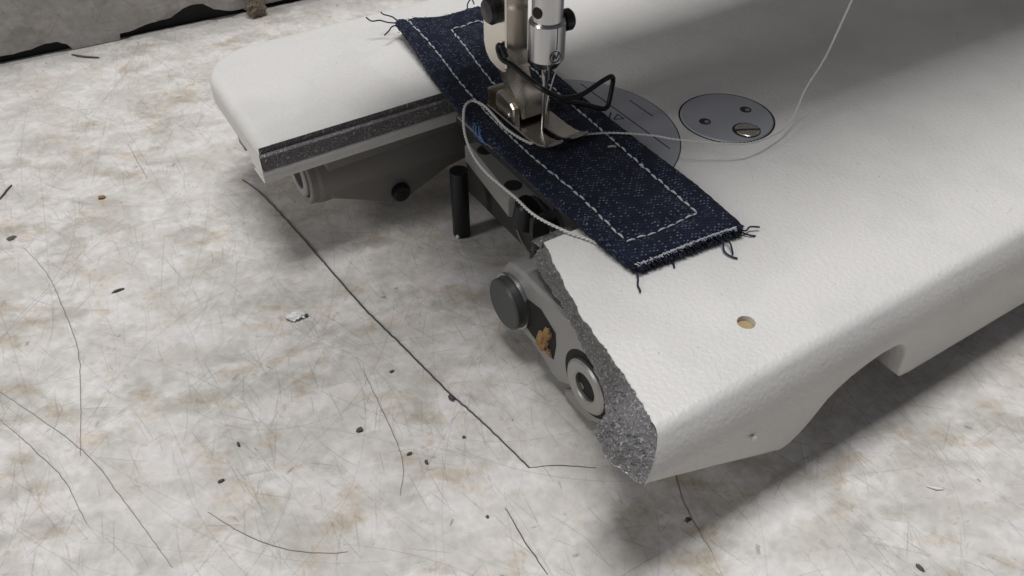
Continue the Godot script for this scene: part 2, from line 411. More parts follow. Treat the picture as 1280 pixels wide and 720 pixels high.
func edge_profile() -> Array:                         # front edge of the bed, (z, y) from the top face down
	var out := []
	for k in 9:
		var a := deg_to_rad(62.0) * k / 8.0; out.append(Vector2(84.0 + 3.0 * sin(a), -3.0 * (1.0 - cos(a))))
	for q in [[87.3, -2.6], [88.0, -4.2], [88.7, -6.4], [89.0, -9.0]]: out.append(Vector2(q[0], q[1]))
	return out
func broken_top(rough: bool) -> Array:                # upper edge of the break, front to back
	var key := [Vector3(-33.0, 0, 84.0), Vector3(-31.8, 0, 79.5), Vector3(-30.6, 0, 75.3), Vector3(-29.5, 0, 66.7), Vector3(-28.3, 0, 57.4), Vector3(-25.0, 0, 45.7), Vector3(-21.7, 0, 33.4)]
	var out := []; var r := RandomNumberGenerator.new(); r.seed = 5
	var n := 90
	for i in n + 1:
		var f := float(i) / n * (key.size() - 1); var k := mini(int(f), key.size() - 2)
		var p: Vector3 = key[k].lerp(key[k + 1], f - k)
		var j := Vector3(r.randfn(0, 0.09) + 0.3 * sin(i * 0.37) * sin(i * 0.23 + 1.0), 0, r.randfn(0, 0.05))
		out.append(p + (j if rough and i > 0 and i < n else Vector3.ZERO))
	return out

func fracture():
	var upper := broken_top(true)
	var low := [Vector3(-37.6, -9.3, 89.0), Vector3(-39.4, -9.6, 81.4), Vector3(-37.8, -9.6, 74.6), Vector3(-33.4, -9.4, 72.4), Vector3(-31.4, -9.2, 69.4), Vector3(-28.6, -9.2, 61.6), Vector3(-26.6, -9.0, 53.4), Vector3(-25.2, -9.0, 48.6), Vector3(-23.8, -9.0, 43.2), Vector3(-22.4, -9.0, 34.0), Vector3(-21.4, -8.0, 28.6)]
	var lowline := []
	for k in low.size() - 1:
		for j in 12: lowline.append(low[k].lerp(low[k + 1], j / 12.0) + Vector3(rng.randfn(0, 0.16), rng.randfn(0, 0.1), rng.randfn(0, 0.14)) * (1.0 if k + j > 0 else 0.0))
	lowline.append(low[-1])
	var nz := noise(FastNoiseLite.TYPE_SIMPLEX_SMOOTH, 0.35, 4, 77)
	var rows := []; var rows_n := 22
	for j in rows_n + 1:
		var row := PackedVector3Array(); var v := float(j) / rows_n
		for i in upper.size():
			var f := float(i) / (upper.size() - 1); var k := f * (lowline.size() - 1)
			var b: Vector3 = lowline[int(k)].lerp(lowline[mini(int(k) + 1, lowline.size() - 1)], k - int(k))
			var p: Vector3 = upper[i].lerp(b, v)
			var yy := -9.3 * v                                   # follow the rounded front edge
			var zz := 89.0; var ep := edge_profile()
			for q in ep.size() - 1:
				if yy <= ep[q].y and yy >= ep[q + 1].y: zz = lerpf(ep[q].x, ep[q + 1].x, (yy - ep[q].y) / (ep[q + 1].y - ep[q].y))
			var fr := Vector3(-33.0 - 4.6 * v, yy, zz)
			p += (fr - upper[0].lerp(lowline[0], v)) * pow(clampf(1.0 - f * 7.0, 0, 1), 1.5)
			p.x -= 1.6 * sin(PI * v) * sin(PI * minf(f * 3.0, 1.0))
			var amp := 0.55 * clampf(f * 30.0, 0, 1) * sin(PI * clampf(v * 0.96 + 0.02, 0, 1))
			p += Vector3(-nz.get_noise_3d(p.x * 3, p.y * 3, p.z * 3), nz.get_noise_3d(p.z * 3, p.x * 3, p.y) * 0.4, nz.get_noise_3d(p.y * 3, p.z * 3, 4) * 0.5) * amp * 1.9
			row.append(p)
		rows.append(row)
	var st := begin(); grid(st, rows, false, 0)
	obj("fractured_edge", st, M.iron, machine).set_meta("label", "grainy grey broken iron end of the front arm")
	# a rim of paint left along the break
	var ps := begin(); var pts := []
	for i in upper.size(): pts.append(upper[i] + Vector3(0.05, -0.12 + rng.randf_range(-0.06, 0.06), 0))
	tube(ps, pts, 0.16, 5); var lowp := []
	for i in range(0, int(lowline.size() * 0.2)): lowp.append(lowline[i] + Vector3(0.25, -0.1, 0.1 + rng.randf_range(-0.1, 0.1)))
	tube(ps, lowp, 0.2, 6)
	obj("paint_rim", ps, M.paint, machine)

func slot_rails():
	var prof := [[-34.55, 0.0], [-34.7, -0.25], [-34.75, -1.7], [-33.9, -1.95], [-33.55, -2.25], [-33.4, -6.0], [-33.7, -6.25]]
	var st := begin(); var rows := []; var n := 120
	for i in n + 1:
		var row := PackedVector3Array(); var x := lerpf(-61.9, 4, float(i) / n)
		for k in prof.size():
			var j := rng.randf_range(-0.1, 0.1) if k > 2 else 0.0
			row.append(Vector3(x + (0.5 if k < 3 and i == 0 else 0.0), prof[k][1] + j * 0.6, prof[k][0] + j))
		rows.append(row)
	for k in prof.size() - 1:
		var pair := []
		for r in rows: pair.append(PackedVector3Array([r[k], r[k + 1]]))
		grid(st, pair, false, k + 1)
	obj("slide_rail", st, M.iron, machine).set_meta("label", "bare ground iron rail along the back of the slide slot")
	var s2 := begin(); rows = []
	for i in n + 1:
		var x := lerpf(-62.0, 4, float(i) / n); rows.append(PackedVector3Array([Vector3(x, -6.25, -33.7), Vector3(x, -6.6, -33.3 + rng.randf_range(-0.06, 0.06)), Vector3(x, -9.3, -33.3), Vector3(x, -9.8, -33.9), Vector3(x, -9.8, -42)]))
	grid(s2, rows, false, 0)
	# painted end of the back arm where the slot was milled
	flat(s2, PackedVector2Array([Vector2(-45, -3.2), Vector2(-45, -9.6), Vector2(-34, -9.8), Vector2(-33.3, -9.2), Vector2(-33.3, -6.6), Vector2(-33.6, -3.1), Vector2(-34.75, -2.6), Vector2(-35.0, -2.4)]), in_x, -61.55)
	obj("rail_lip", s2, M.paint, machine)
	# ledge of the broken front arm
	var s3 := begin(); rows = []
	for i in 30:
		var x := lerpf(-22.2, 2, i / 29.0); var j := rng.randf_range(-0.12, 0.12)
		rows.append(PackedVector3Array([Vector3(x, 0, 33.4), Vector3(x, -1.6 + j, 33.2), Vector3(x, -1.9 + j, 30.8), Vector3(x, -2.4 + j, 29.0), Vector3(x, -8, 28.6)]))
	grid(s3, rows, false, 0); obj("slot_ledge", s3, M.iron, machine)
	var foot := begin(); block(foot, Vector3(-59.6, -15.5, -64), Vector3(-52, -9, -59), 0.8); obj("hinge_lug", foot, M.cast, machine)

# ---------------------------------------------------------------- plates on the bed
func disc_of(c: Vector2, r: float, n := 72) -> PackedVector2Array:
	var p := PackedVector2Array()
	for k in n: p.append(c + Vector2(cos(TAU * k / n), sin(TAU * k / n)) * r)
	return p
func half_plate(c: Vector2, r: float, cut: float) -> PackedVector2Array:
	var p := PackedVector2Array(); var a0 := acos((cut - c.x) / r)
	for k in 81:
		var a := lerpf(-a0, a0, k / 80.0); p.append(c + Vector2(cos(a), sin(a)) * r)
	return p
func stroke(st: SurfaceTool, a: Vector2, b: Vector2, w: float, y: float):
	var s := (b - a).normalized(); var q := Vector2(-s.y, s.x) * w / 2
	prism(st, PackedVector2Array([a - q, b - q, b + q, a + q]), in_y, y - 0.05, y + 0.012)
func plates():
	var c := Vector2(6.0, 1.0)
	var st := begin(); prism(st, half_plate(c, 29.0, -12.5), in_y, -1.5, 0.16, 0.12); var np := obj("needle_plate", st, M.plate, machine)
	np.set_meta("label", "bluish grey half-round needle plate with engraved guide lines")
	var g := begin(); prism(g, half_plate(c, 29.25, -12.6), in_y, -1.5, 0.02); obj("plate_gap", g, M.hollow, np)
	for l in [[Vector2(25.0, -18.5), Vector2(24.8, 19.8), 0.38], [Vector2(30.9, -4.2), Vector2(31.0, 5.5), 0.38]]:
		var s := begin(); stroke(s, l[0], l[1], l[2], 0.163); obj("guide_line", s, M.ink, np)
	var s2 := begin(); stroke(s2, Vector2(22.9, -1.9), Vector2(20.2, 0.9), 0.45, 0.163)
	var t := [Vector2(21.4, 1.3), Vector2(23.8, 2.5), Vector2(23.9, -0.2)]
	for k in 3: stroke(s2, t[k], t[(k + 1) % 3], 0.36, 0.163)
	obj("triangle_mark", s2, M.ink, np)
	# round cover plate
	var cc := Vector3(47.0, 0, 16.0)
	var s3 := begin(); lathe(s3, cc, Vector3.UP, [[12.0, -1.5], [12.0, 0.0], [11.65, 0.28], [0.0, 0.28]], 72); var cp := obj("cover_plate", s3, M.plate, machine)
	cp.set_meta("label", "round bluish grey cover plate with slotted screw and two holes")
	var s4 := begin(); lathe(s4, cc, Vector3.UP, [[12.45, -1.5], [12.42, 0.03], [0.0, 0.03]], 72); obj("plate_gap", s4, M.hollow, cp)
	for h in [Vector2(40.6, 14.8), Vector2(53.7, 16.0)]:
		var s5 := begin(); lathe(s5, Vector3(h.x, 0.2, h.y), Vector3.UP, [[1.55, 0.0], [1.55, 0.095], [1.25, 0.1], [0, 0.1]], 24); var ho := obj("threaded_hole", s5, M.ink, cp)
		var s6 := begin(); lathe(s6, Vector3(h.x + 0.35, 0.25, h.y + 0.35), Vector3.UP, [[0.7, 0.0], [0.6, 0.08], [0, 0.09]], 16); obj("screw_tip", s6, M.steel, ho)
	var sc := Vector3(46.7, 0.24, 23.6)
	var s7 := begin(); lathe(s7, sc, Vector3.UP, [[3.6, 0], [3.6, 0.055], [0, 0.055]], 40); var ring := obj("screw_recess", s7, M.ink, cp)
	var s8 := begin(); lathe(s8, sc + Vector3(0.12, 0, 0.12), Vector3.UP, [[3.1, 0], [3.1, 0.2], [2.8, 0.35], [0, 0.38]], 40); obj("screw", s8, M.nickel, ring)
	var s9 := begin(); stroke(s9, Vector2(43.9, 22.3), Vector2(49.6, 25.4), 0.6, 0.66); obj("screw_slot", s9, M.ink, ring)

# ---------------------------------------------------------------- what shows through the slot
func under_parts():
	# bearing bracket below the back arm
	var st := begin()
	lathe(st, Vector3(-48.3, -17.3, -45), Vector3.RIGHT, [[8.2, 0], [9.6, 0.7], [9.8, 1.6], [9.8, 5], [10.2, 46], [10.2, 60]], 48)
	prism(st, PackedVector2Array([Vector2(-45, -10), Vector2(-45.2, -21.5), Vector2(-44.2, -23.2), Vector2(-25.5, -31.6), Vector2(-23.5, -31.8), Vector2(-8, -25.4), Vector2(2, -24), Vector2(2, -10)]), in_z, -35.9, -54, 0.7)
	var br := obj("bearing_bracket", st, M.cast, machine); br.set_meta("label", "dull grey cast bearing bracket under the back arm")
	for q in [[9.3, 7.4, -1.3, "bushing"], [6.9, 4.6, -2.1, "shaft_end"]]:
		var s := begin(); lathe(s, Vector3(-48.3, -17.3, -45), Vector3.RIGHT, [[q[1], 1.5], [q[1], q[2]], [q[1] + 0.4, q[2] - 0.3], [q[0] - 0.4, q[2] - 0.3], [q[0], q[2] + 0.1], [q[0], 1.5]], 48); obj(q[3], s, M.cast if q[0] > 8 else M.cast_grey, br)
	var sh := begin(); lathe(sh, Vector3(-48.3, -17.3, -45), Vector3.RIGHT, [[4.5, -1.75], [4.5, 0.5]], 32); obj("shaft_hollow", sh, M.hollow, br)
	var s2 := begin(); lathe(s2, Vector3(-24.6, -27.6, -36.6), Vector3(0.05, -0.05, 1), [[2.7, 0], [2.7, 2.4], [2.3, 2.8], [0.0, 2.8]], 6 * 4); var scw := obj("set_screw", s2, M.black_steel, br)
	var s3 := begin(); lathe(s3, Vector3(-24.4, -27.7, -33.9), Vector3(0.05, -0.05, 1), [[1.35, 0], [1.35, 0.14], [0, 0.14]], 6); obj("hex_socket", s3, M.hollow, scw)
	var s4 := begin(); lathe(s4, Vector3(-13.8, BENCH, -19.4), Vector3.UP, [[2.1, 0], [2.5, 0.5], [2.5, 22]], 32); var post := obj("support_post", s4, M.black_steel, machine)
	var s5 := begin(); lathe(s5, Vector3(-15.8, BENCH + 0.3, -18.1), Vector3.UP, [[0.5, 0], [0.7, 0.6], [0.0, 1.4]], 6); obj("paint_chip", s5, M.paint, post)
	# feed bar with its screws, under the cloth
	var bar := PackedVector2Array([Vector2(-9.4, -23.5), Vector2(6, -21), Vector2(4, 8), Vector2(-7.5, 7), Vector2(-12.7, 4.4)])
	var s6 := begin(); prism(s6, bar, in_y, -16.5, -10, 0.9); var fb := obj("feed_bar", s6, M.cast_grey, machine)
	for p in [Vector3(-6.4, -10, -17.5), Vector3(-8.7, -10, 0.2)]:
		var s7 := begin(); lathe(s7, p, Vector3.UP, [[2.3, -0.5], [2.3, 0.08], [1.9, 0.12], [0, 0.12]], 28); obj("screw_hole", s7, M.hollow, fb)
	var s8 := begin(); lathe(s8, Vector3(-9.6, -17, 7.6), Vector3(0.1, 1, 0.1), [[3.6, 0], [3.6, 6.2], [3.0, 6.9], [0, 7.0]], 32); obj("bar_screw", s8, M.black_steel, fb)
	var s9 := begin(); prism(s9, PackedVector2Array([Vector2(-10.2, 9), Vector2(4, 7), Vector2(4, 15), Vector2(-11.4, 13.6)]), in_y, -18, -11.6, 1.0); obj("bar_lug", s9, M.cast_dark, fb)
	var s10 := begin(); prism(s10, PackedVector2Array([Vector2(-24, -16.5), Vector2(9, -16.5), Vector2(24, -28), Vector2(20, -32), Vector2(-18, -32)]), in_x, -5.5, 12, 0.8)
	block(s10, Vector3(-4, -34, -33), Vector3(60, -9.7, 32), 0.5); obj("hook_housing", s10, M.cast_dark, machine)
	# rim of the rotating hook
	for q in [[-7.4, 9.7, "hook_rim"], [-5.0, 10.8, "hook_guard"]]:
		var sr := begin(); var pr := [[q[1] - 0.9, 0.0], [q[1], 0.0], [q[1], 0.9], [q[1] - 0.9, 0.9], [q[1] - 0.9, 0.0]]; var rings := []
		for p in pr: rings.append(circle(Vector3(q[0] + p[1], -19.8, 7.5), Vector3.RIGHT, p[0], 90))
		for k in 4: grid(sr, [rings[k], rings[k + 1]], true, k + 1)
		obj(q[2], sr, M.chrome if q[1] < 10 else M.steel, machine)
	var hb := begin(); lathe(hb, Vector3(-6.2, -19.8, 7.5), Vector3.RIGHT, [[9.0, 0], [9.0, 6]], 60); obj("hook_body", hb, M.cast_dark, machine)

func lever():
	var x := -24.0
	var out := PackedVector2Array([Vector2(18.6, -27.5), Vector2(18.0, -23), Vector2(19.2, -17.0), Vector2(21.6, -13.4), Vector2(24, -12.3), Vector2(27.5, -11.8), Vector2(34.8, -11.6), Vector2(40.5, -11.2), Vector2(46.8, -10.4), Vector2(51.3, -11.6), Vector2(56.8, -14.5), Vector2(60.4, -18.2), Vector2(62.6, -23), Vector2(62.4, -28.5), Vector2(60.2, -32.6), Vector2(57, -35.2), Vector2(53.4, -36.2), Vector2(49.6, -36.3), Vector2(46.9, -35.8), Vector2(46.2, -34.6), Vector2(50.4, -30.9), Vector2(49.9, -30.1), Vector2(45.0, -33.5), Vector2(41.6, -33.6), Vector2(36.5, -31.2), Vector2(33, -30.3), Vector2(27, -30.4), Vector2(22, -30)])
	var st := begin(); prism(st, out, in_x, x, x + 9, 0.8); var lv := obj("feed_lever", st, M.cast_grey, machine); lv.set_meta("label", "grey cast lever with bored boss below the broken edge")
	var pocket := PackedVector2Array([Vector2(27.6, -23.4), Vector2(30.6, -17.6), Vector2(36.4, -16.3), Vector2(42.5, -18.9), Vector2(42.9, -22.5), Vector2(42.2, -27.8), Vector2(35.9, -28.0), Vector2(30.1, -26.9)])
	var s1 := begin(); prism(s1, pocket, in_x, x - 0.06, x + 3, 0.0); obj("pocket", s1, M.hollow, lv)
	var s2 := begin(); var c := Vector3(x, -22.3, 25.4)
	lathe(s2, c + Vector3(-7, 0, 0), Vector3.RIGHT, [[0, 3.6], [6.0, 3.6], [6.5, 4.0], [6.5, 6.0], [6.9, 6.1], [6.9, 7.2]], 56); var pin := obj("pivot_pin", s2, M.pin_steel, lv)
	var s2b := begin(); var rr := []
	for q in [[6.7, -1.0], [7.2, -1.0], [7.2, -0.1], [6.7, -0.1]]: rr.append(circle(c + Vector3(q[1], 0, 0), Vector3.RIGHT, q[0], 56))
	for k in 3: grid(s2b, [rr[k], rr[k + 1]], true, k + 1)
	obj("snap_ring", s2b, M.steel, pin)
	# boss, bush and bore
	var b := Vector3(x, -23.8, 55.0)
	var s3 := begin(); lathe(s3, b, Vector3.RIGHT, [[8.3, -0.08], [8.3, 0.4]], 56); obj("boss_groove", s3, M.hollow, lv)
	var s4 := begin(); lathe(s4, b + Vector3(0, -0.2, 0.3), Vector3.RIGHT, [[3.5, -0.07], [3.5, -0.9], [3.9, -1.2], [6.2, -1.2], [6.7, -0.8], [6.7, 1.0]], 56); var bush := obj("bushing", s4, M.worn_steel, lv)
	var s5 := begin(); lathe(s5, b + Vector3(0, -0.2, 0.3), Vector3.RIGHT, [[3.55, -0.16], [3.55, -0.1]], 40); obj("bore", s5, M.hollow, bush)
	var s6 := begin(); lathe(s6, b + Vector3(0, -2.1, -1.7), Vector3.RIGHT, [[0.9, -0.3], [0.9, -0.15]], 24); obj("shaft_end", s6, M.steel, bush)
	# crumbs of tan packing caught in the pocket
	for q in [[Vector3(x - 0.3, -25.0, 38.0), 2.4], [Vector3(x - 0.5, -20.9, 40.0), 1.5], [Vector3(x - 0.2, -26.6, 40.6), 1.1]]:
		var s7 := begin(); lump(s7, q[0], Vector3(q[1] * 0.55, q[1], q[1] * 0.85), 0.26, int(q[1] * 10)); tag(obj("packing_crumb", s7, M.cork), {2.4: "large tan crumb of packing caught in the grey lever's pocket", 1.5: "small tan crumb at the top right of the lever's pocket", 1.1: "tiny tan crumb at the lower right corner of the lever's pocket"}[q[1]], "crumb", "tan crumbs in the lever pocket")

func lump(st: SurfaceTool, c: Vector3, r: Vector3, rough: float, seed_: int, n := 14):
	var nz := noise(FastNoiseLite.TYPE_SIMPLEX_SMOOTH, 0.9, 3, seed_); var rows := []
	for i in n + 1:
		var a := PI * i / n; var row := PackedVector3Array()
		for j in n * 2:
			var p := TAU * j / (n * 2); var d := Vector3(sin(a) * cos(p), cos(a), sin(a) * sin(p))
			row.append(c + d * r * (1.0 + rough * 2.0 * nz.get_noise_3dv(d * 1.5)))
		rows.append(row)
	grid(st, rows, true, 0)

# ---------------------------------------------------------------- needle, clamp, presser foot
func needle_and_foot():
	var ax := Vector3(0.5, 0, 0)
	var st := begin(); lathe(st, ax + Vector3(0, 30, 0), Vector3.UP, [[3.0, 0], [3.6, 0.5], [3.6, 60]], 48); var nb := obj("needle_bar", st, M.chrome, machine)
	var notch := begin(); lathe(notch, ax + Vector3(-3.0, 34.6, 0.9), Vector3(-0.95, 0.05, 0.28), [[1.3, 0], [1.3, 0.62], [0, 0.62]], 24); obj("bar_hole", notch, M.hollow, nb)
	var s1 := begin(); lathe(s1, ax + Vector3(0, 20.9, 0), Vector3.UP, [[1.2, 0], [3.0, 0.05], [4.25, 2.0], [4.3, 10.6], [4.0, 11.1], [3.6, 11.15]], 48); var cl := obj("needle_clamp", s1, M.chrome, machine)
	cl.set_meta("label", "polished chrome needle clamp with a small round emblem")
	var sl := begin(); block(sl, Vector3(0.3, 26.3, 4.2), Vector3(0.5, 31.6, 4.33), 0.05); obj("clamp_slit", sl, M.ink, cl)
	# emblem: a ring with a zigzag on the chamfer of the clamp
	var em := begin(); var e0 := Vector3(0.05, 24.7, 4.28); var eu := Vector3(0.99, 0, 0.1); var ev := Vector3(0, 1, 0)
	var ring := []
	for k in 25: ring.append(e0 + (eu * cos(TAU * k / 24) + ev * sin(TAU * k / 24)) * 1.35)
	tube(em, ring, 0.1, 6)
	for z in [[[-0.9, 0.6], [-0.5, -0.7]], [[-0.5, -0.7], [-0.1, 0.6]], [[-0.1, 0.6], [0.3, -0.6]], [[0.3, -0.6], [0.8, 0.8]], [[-0.6, 0.8], [-0.2, -0.2]]]: tube(em, [e0 + eu * z[0][0] + ev * z[0][1], e0 + eu * z[1][0] + ev * z[1][1]], 0.11, 5)
	obj("emblem", em, M.ink, cl)
	var s2 := begin(); lathe(s2, ax + Vector3(3.4, 30.3, -0.6), Vector3(1, 0, 0.05), [[1.6, 0], [1.6, 1.0], [2.3, 1.2], [2.5, 1.6], [2.5, 3.0], [2.1, 3.5], [0, 3.7]], 40); obj("clamp_screw", s2, M.black_steel, cl)
	var s3 := begin(); tube(s3, [Vector3(0.45, 23, 0), Vector3(0.4, 17.5, 0), Vector3(0.35, 16.4, 0), Vector3(0.1, 4, 0), Vector3(0, 1.6, 0), Vector3(0, -1, 0)], [1.02, 1.0, 0.66, 0.6, 0.5, 0.1], 16); var nd := obj("needle", s3, M.chrome, machine)
	var gr := begin(); tube(gr, [Vector3(-0.02, 16, 0.62), Vector3(-0.25, 5, 0.58)], 0.09, 5); obj("needle_groove", gr, M.ink, nd)
	# presser foot
	var s4 := begin()
	prism(s4, PackedVector2Array([Vector2(-6, 75), Vector2(-6, 18.2), Vector2(-7.2, 17.4), Vector2(-10, 17.4), Vector2(-13.2, 18.0), Vector2(-15.2, 19.6), Vector2(-16.2, 22), Vector2(-16.4, 75)]), in_x, -6.9, -0.6, 0.3)
	var lr := []
	for q in [[19, -6.9, -0.7, -9.4, -6.0], [15, -6.2, 0.2, -9.2, -5.8], [12, -5.0, 2.0, -9.0, -5.2], [9, -4.0, 3.8, -9.2, -4.6], [6.5, -3.4, 4.2, -9.4, -4.4], [5.0, -3.2, 4.2, -9.4, -4.4]]: lr.append(PackedVector3Array([Vector3(q[1], q[0], q[3]), Vector3(q[2], q[0], q[3]), Vector3(q[2], q[0], q[4]), Vector3(q[1], q[0], q[4])]))
	for k in 4:
		var strip := []
		for r in lr: strip.append(PackedVector3Array([r[k], r[(k + 1) % 4]]))
		grid(s4, strip, false, k + 40)
	cap(s4, lr[-1])
	var sk := obj("presser_shank", s4, M.nickel, machine); sk.set_meta("label", "tarnished nickel presser foot shank beside the needle clamp")
	var s5 := begin(); lathe(s5, Vector3(-6.8, 32.0, -10.6), Vector3(-1, 0, 0), [[2.2, 0], [3.1, 0.1], [3.2, 1.6], [2.6, 2.4], [0, 2.6]], 40); obj("shank_screw", s5, M.black_steel, sk)
	# hinge block and sole
	var s6 := begin(); prism(s6, PackedVector2Array([Vector2(-13.6, 3.6), Vector2(-13.6, 8.6), Vector2(-12.8, 9.6), Vector2(-11.6, 10.0), Vector2(-6.4, 9.2), Vector2(-5.0, 8.2), Vector2(-4.6, 3.6)]), in_x, -5.4, -3.4, 0.35)
	prism(s6, PackedVector2Array([Vector2(-13.6, 3.6), Vector2(-13.6, 8.6), Vector2(-12.0, 9.4), Vector2(-6.4, 8.6), Vector2(-5.0, 7.6), Vector2(-4.6, 3.6)]), in_x, 4.3, 5.6, 0.35)
	block(s6, Vector3(-3.6, 3.6, -13.4), Vector3(4.5, 6.4, -9.6), 0.3); block(s6, Vector3(-5.6, 3.6, -17), Vector3(1.0, 9.0, -15.8), 0.35)
	var hb := obj("foot_hinge", s6, M.nickel, sk)
	var s7 := begin(); lathe(s7, Vector3(-5.3, 5.6, -7.0), Vector3(-1, 0, 0), [[0.9, 0], [0.9, 0.35], [0.6, 0.55], [0, 0.6]], 20); obj("hinge_pin", s7, M.chrome, sk)
	hb.set_meta("label", "squat nickel hinge block above the presser sole")
	var s8 := begin(); var prof := [[-17.5, 0.0], [-8, 0.0], [-2, 0.0], [2, 0.1], [5, 0.45], [7.2, 1.0], [8.8, 1.7], [9.9, 2.4], [10.5, 3.0]]
	for toe in [[-5.6, -0.75, 1.0], [0.95, 6.6, 1.0]]:
		var loop := []
		for q in prof:
			var zz: float = q[0]; var nx := 0.35 * clampf((zz - 7) / 4.0, 0, 1)
			var y0: float = 2.75 + q[1]; var th: float = lerpf(1.0, 0.75, clampf(zz / 10.0, 0, 1)); var a: float = toe[0] + nx; var bb: float = toe[1] - nx
			if zz < -1.0 and toe[0] < 0: bb = 0.97
			var lean := clampf(zz / 11.0, 0, 1) * 0.45
			loop.append(PackedVector3Array([Vector3(a, y0 + 0.2, zz), Vector3(a + 0.25, y0, zz), Vector3(bb - 0.25, y0, zz), Vector3(bb, y0 + 0.2, zz), Vector3(bb, y0 + th - 0.2, zz - lean), Vector3(bb - 0.25, y0 + th, zz - lean), Vector3(a + 0.25, y0 + th, zz - lean), Vector3(a, y0 + th - 0.2, zz - lean)]))
		for k in 8:
			var strip := []
			for r in loop: strip.append(PackedVector3Array([r[k], r[(k + 1) % 8]]))
			grid(s8, strip, false, k + 1)
		cap(s8, loop[-1]); cap(s8, loop[0], true)
	var so := obj("presser_sole", s8, M.nickel, sk); so.set_meta("label", "two-toed nickel sole pressing on the denim")
	# finger guard of black wire
	var g := spline([Vector3(-6.9, 22.2, -5.6), Vector3(-7.5, 24.3, -6.6), Vector3(-7.6, 24.6, -7.8), Vector3(-7.5, 23.3, -8.5), Vector3(-7.4, 21.4, -6.9), Vector3(-6.2, 20.6, -4.9), Vector3(-5.0, 19.4, -3.0), Vector3(-3.0, 17.2, 1.0), Vector3(-1.9, 16.4, 3.6), Vector3(2.0, 13.8, 4.2), Vector3(5.6, 12.8, 4.2), Vector3(8.4, 12.7, 4.2), Vector3(11.0, 13.3, 4.1), Vector3(14.2, 14.3, 4), Vector3(16.8, 14.9, 4), Vector3(17.6, 14.5, 4), Vector3(17.8, 13.4, 4), Vector3(17.5, 10.4, 4), Vector3(17.0, 7.2, 4), Vector3(16.4, 6.5, 4), Vector3(15.3, 6.5, 4), Vector3(12, 8.0, 3.4), Vector3(8, 9.8, 2.9), Vector3(4.5, 11.4, 2.9), Vector3(1.6, 13.2, 3.1)], 0.5)
	var s9 := begin(); tube(s9, g, 0.62, 12); obj("finger_guard", s9, M.black_steel, machine).set_meta("label", "bent black wire finger guard around the needle")

func head():
	# the arm over the bed: above the picture, it shades the bed
	var s := begin(); var rows := []
	var put := func(x: float, y0: float, y1: float, hz: float):
		var ring := PackedVector3Array()
		for k in 32:
			var a := TAU * k / 32; var cx := signf(cos(a)) * pow(absf(cos(a)), 0.35); var cy := signf(sin(a)) * pow(absf(sin(a)), 0.35)
			ring.append(Vector3(x, (y0 + y1) / 2 + cy * (y1 - y0) / 2, cx * (hz + 6.0) - 18.0))
		rows.append(ring)
	put.call(-36, 66, 206, 20); put.call(-34, 64, 210, 26); put.call(26, 64, 214, 30); put.call(34, 72, 214, 31); put.call(52, 100, 214, 33); put.call(70, 106, 216, 35); put.call(180, 106, 220, 36); put.call(214, 88, 222, 38); put.call(230, -0.5, 222, 40); put.call(316, -0.5, 222, 40); put.call(320, 0, 218, 36)
	grid(s, rows, true, 0); cap(s, rows[0]); cap(s, rows[-1]); obj("machine_arm", s, M.paint, machine)

# ---------------------------------------------------------------- the denim strip
const FAB_L := [[-72.0, -5.2], [-57.0, -6.9], [-40.0, -9.5], [-28.0, -11.3], [-19.0, -12.3], [-6.0, -12.9], [7.0, -13.3], [28.0, -13.4], [44.0, -12.9], [53.0, -12.0]]
const FAB_R := [[-72.0, 23.6], [-40.0, 21.0], [-10.0, 18.6], [15.0, 17.8], [39.0, 17.2], [54.0, 16.2]]
const SEAM_A := [[-2.0, -71.0], [-2.1, -66.0], [-2.3, -56.5], [-3.4, -45.0], [-5.6, -30.2], [-6.9, -18.2], [-7.7, -8.5], [-8.3, 7.6], [-8.0, 24.4], [-8.4, 34.5], [-8.8, 44.9]]
const SEAM_C := [[10.0, 46.0], [11.6, 24.0], [13.1, 2.1], [13.6, -9.3], [16.0, -31.8], [17.6, -48.0], [18.4, -61.6]]
const SEAM_B := [[7.7, -60.6], [5.9, -49.7], [3.8, -37.9], [2.2, -27.3], [0.7, -14.0], [0.1, -2.0]]
func seg_dist(p: Vector2, line: Array) -> float:
	var best := 1e9
	for i in line.size() - 1:
		var a := Vector2(line[i][0], line[i][1]); var b := Vector2(line[i + 1][0], line[i + 1][1])
		best = minf(best, p.distance_to(Geometry2D.get_closest_point_to_segment(p, a, b)))
	return best
func cloth_y(x: float, z: float) -> float:
	var d := minf(minf(seg_dist(Vector2(x, z), SEAM_A), seg_dist(Vector2(x, z), SEAM_C)), minf(seg_dist(Vector2(x, z), SEAM_B), seg_dist(Vector2(x, z), [[-8.8, 44.9], [10.0, 46.0]])))
	d = minf(d, seg_dist(Vector2(x, z), [[7.7, -60.6], [18.4, -61.6]]))
	var y := 2.75 + 0.55 * smoothstep(0.3, 3.0, d)
	var foot := maxf(absf(x) - 6.0, maxf(z - 7.0, -17.0 - z))
	y -= 0.75 * (1.0 - smoothstep(-2.0, 3.5, foot)) * (smoothstep(0.3, 3.0, d))
	y += 2.6 * smoothstep(-34.0, -72.0, z) * smoothstep(14.0, -6.0, x)           # the far corner curls up
	y += 0.25 * sin(z * 0.13 + x * 0.2) * smoothstep(10.0, 40.0, absf(z))
	y += 0.15 * sin(z * 1.25 + x) * exp(-d * 0.55) * smoothstep(9.0, 16.0, absf(z))
	return y
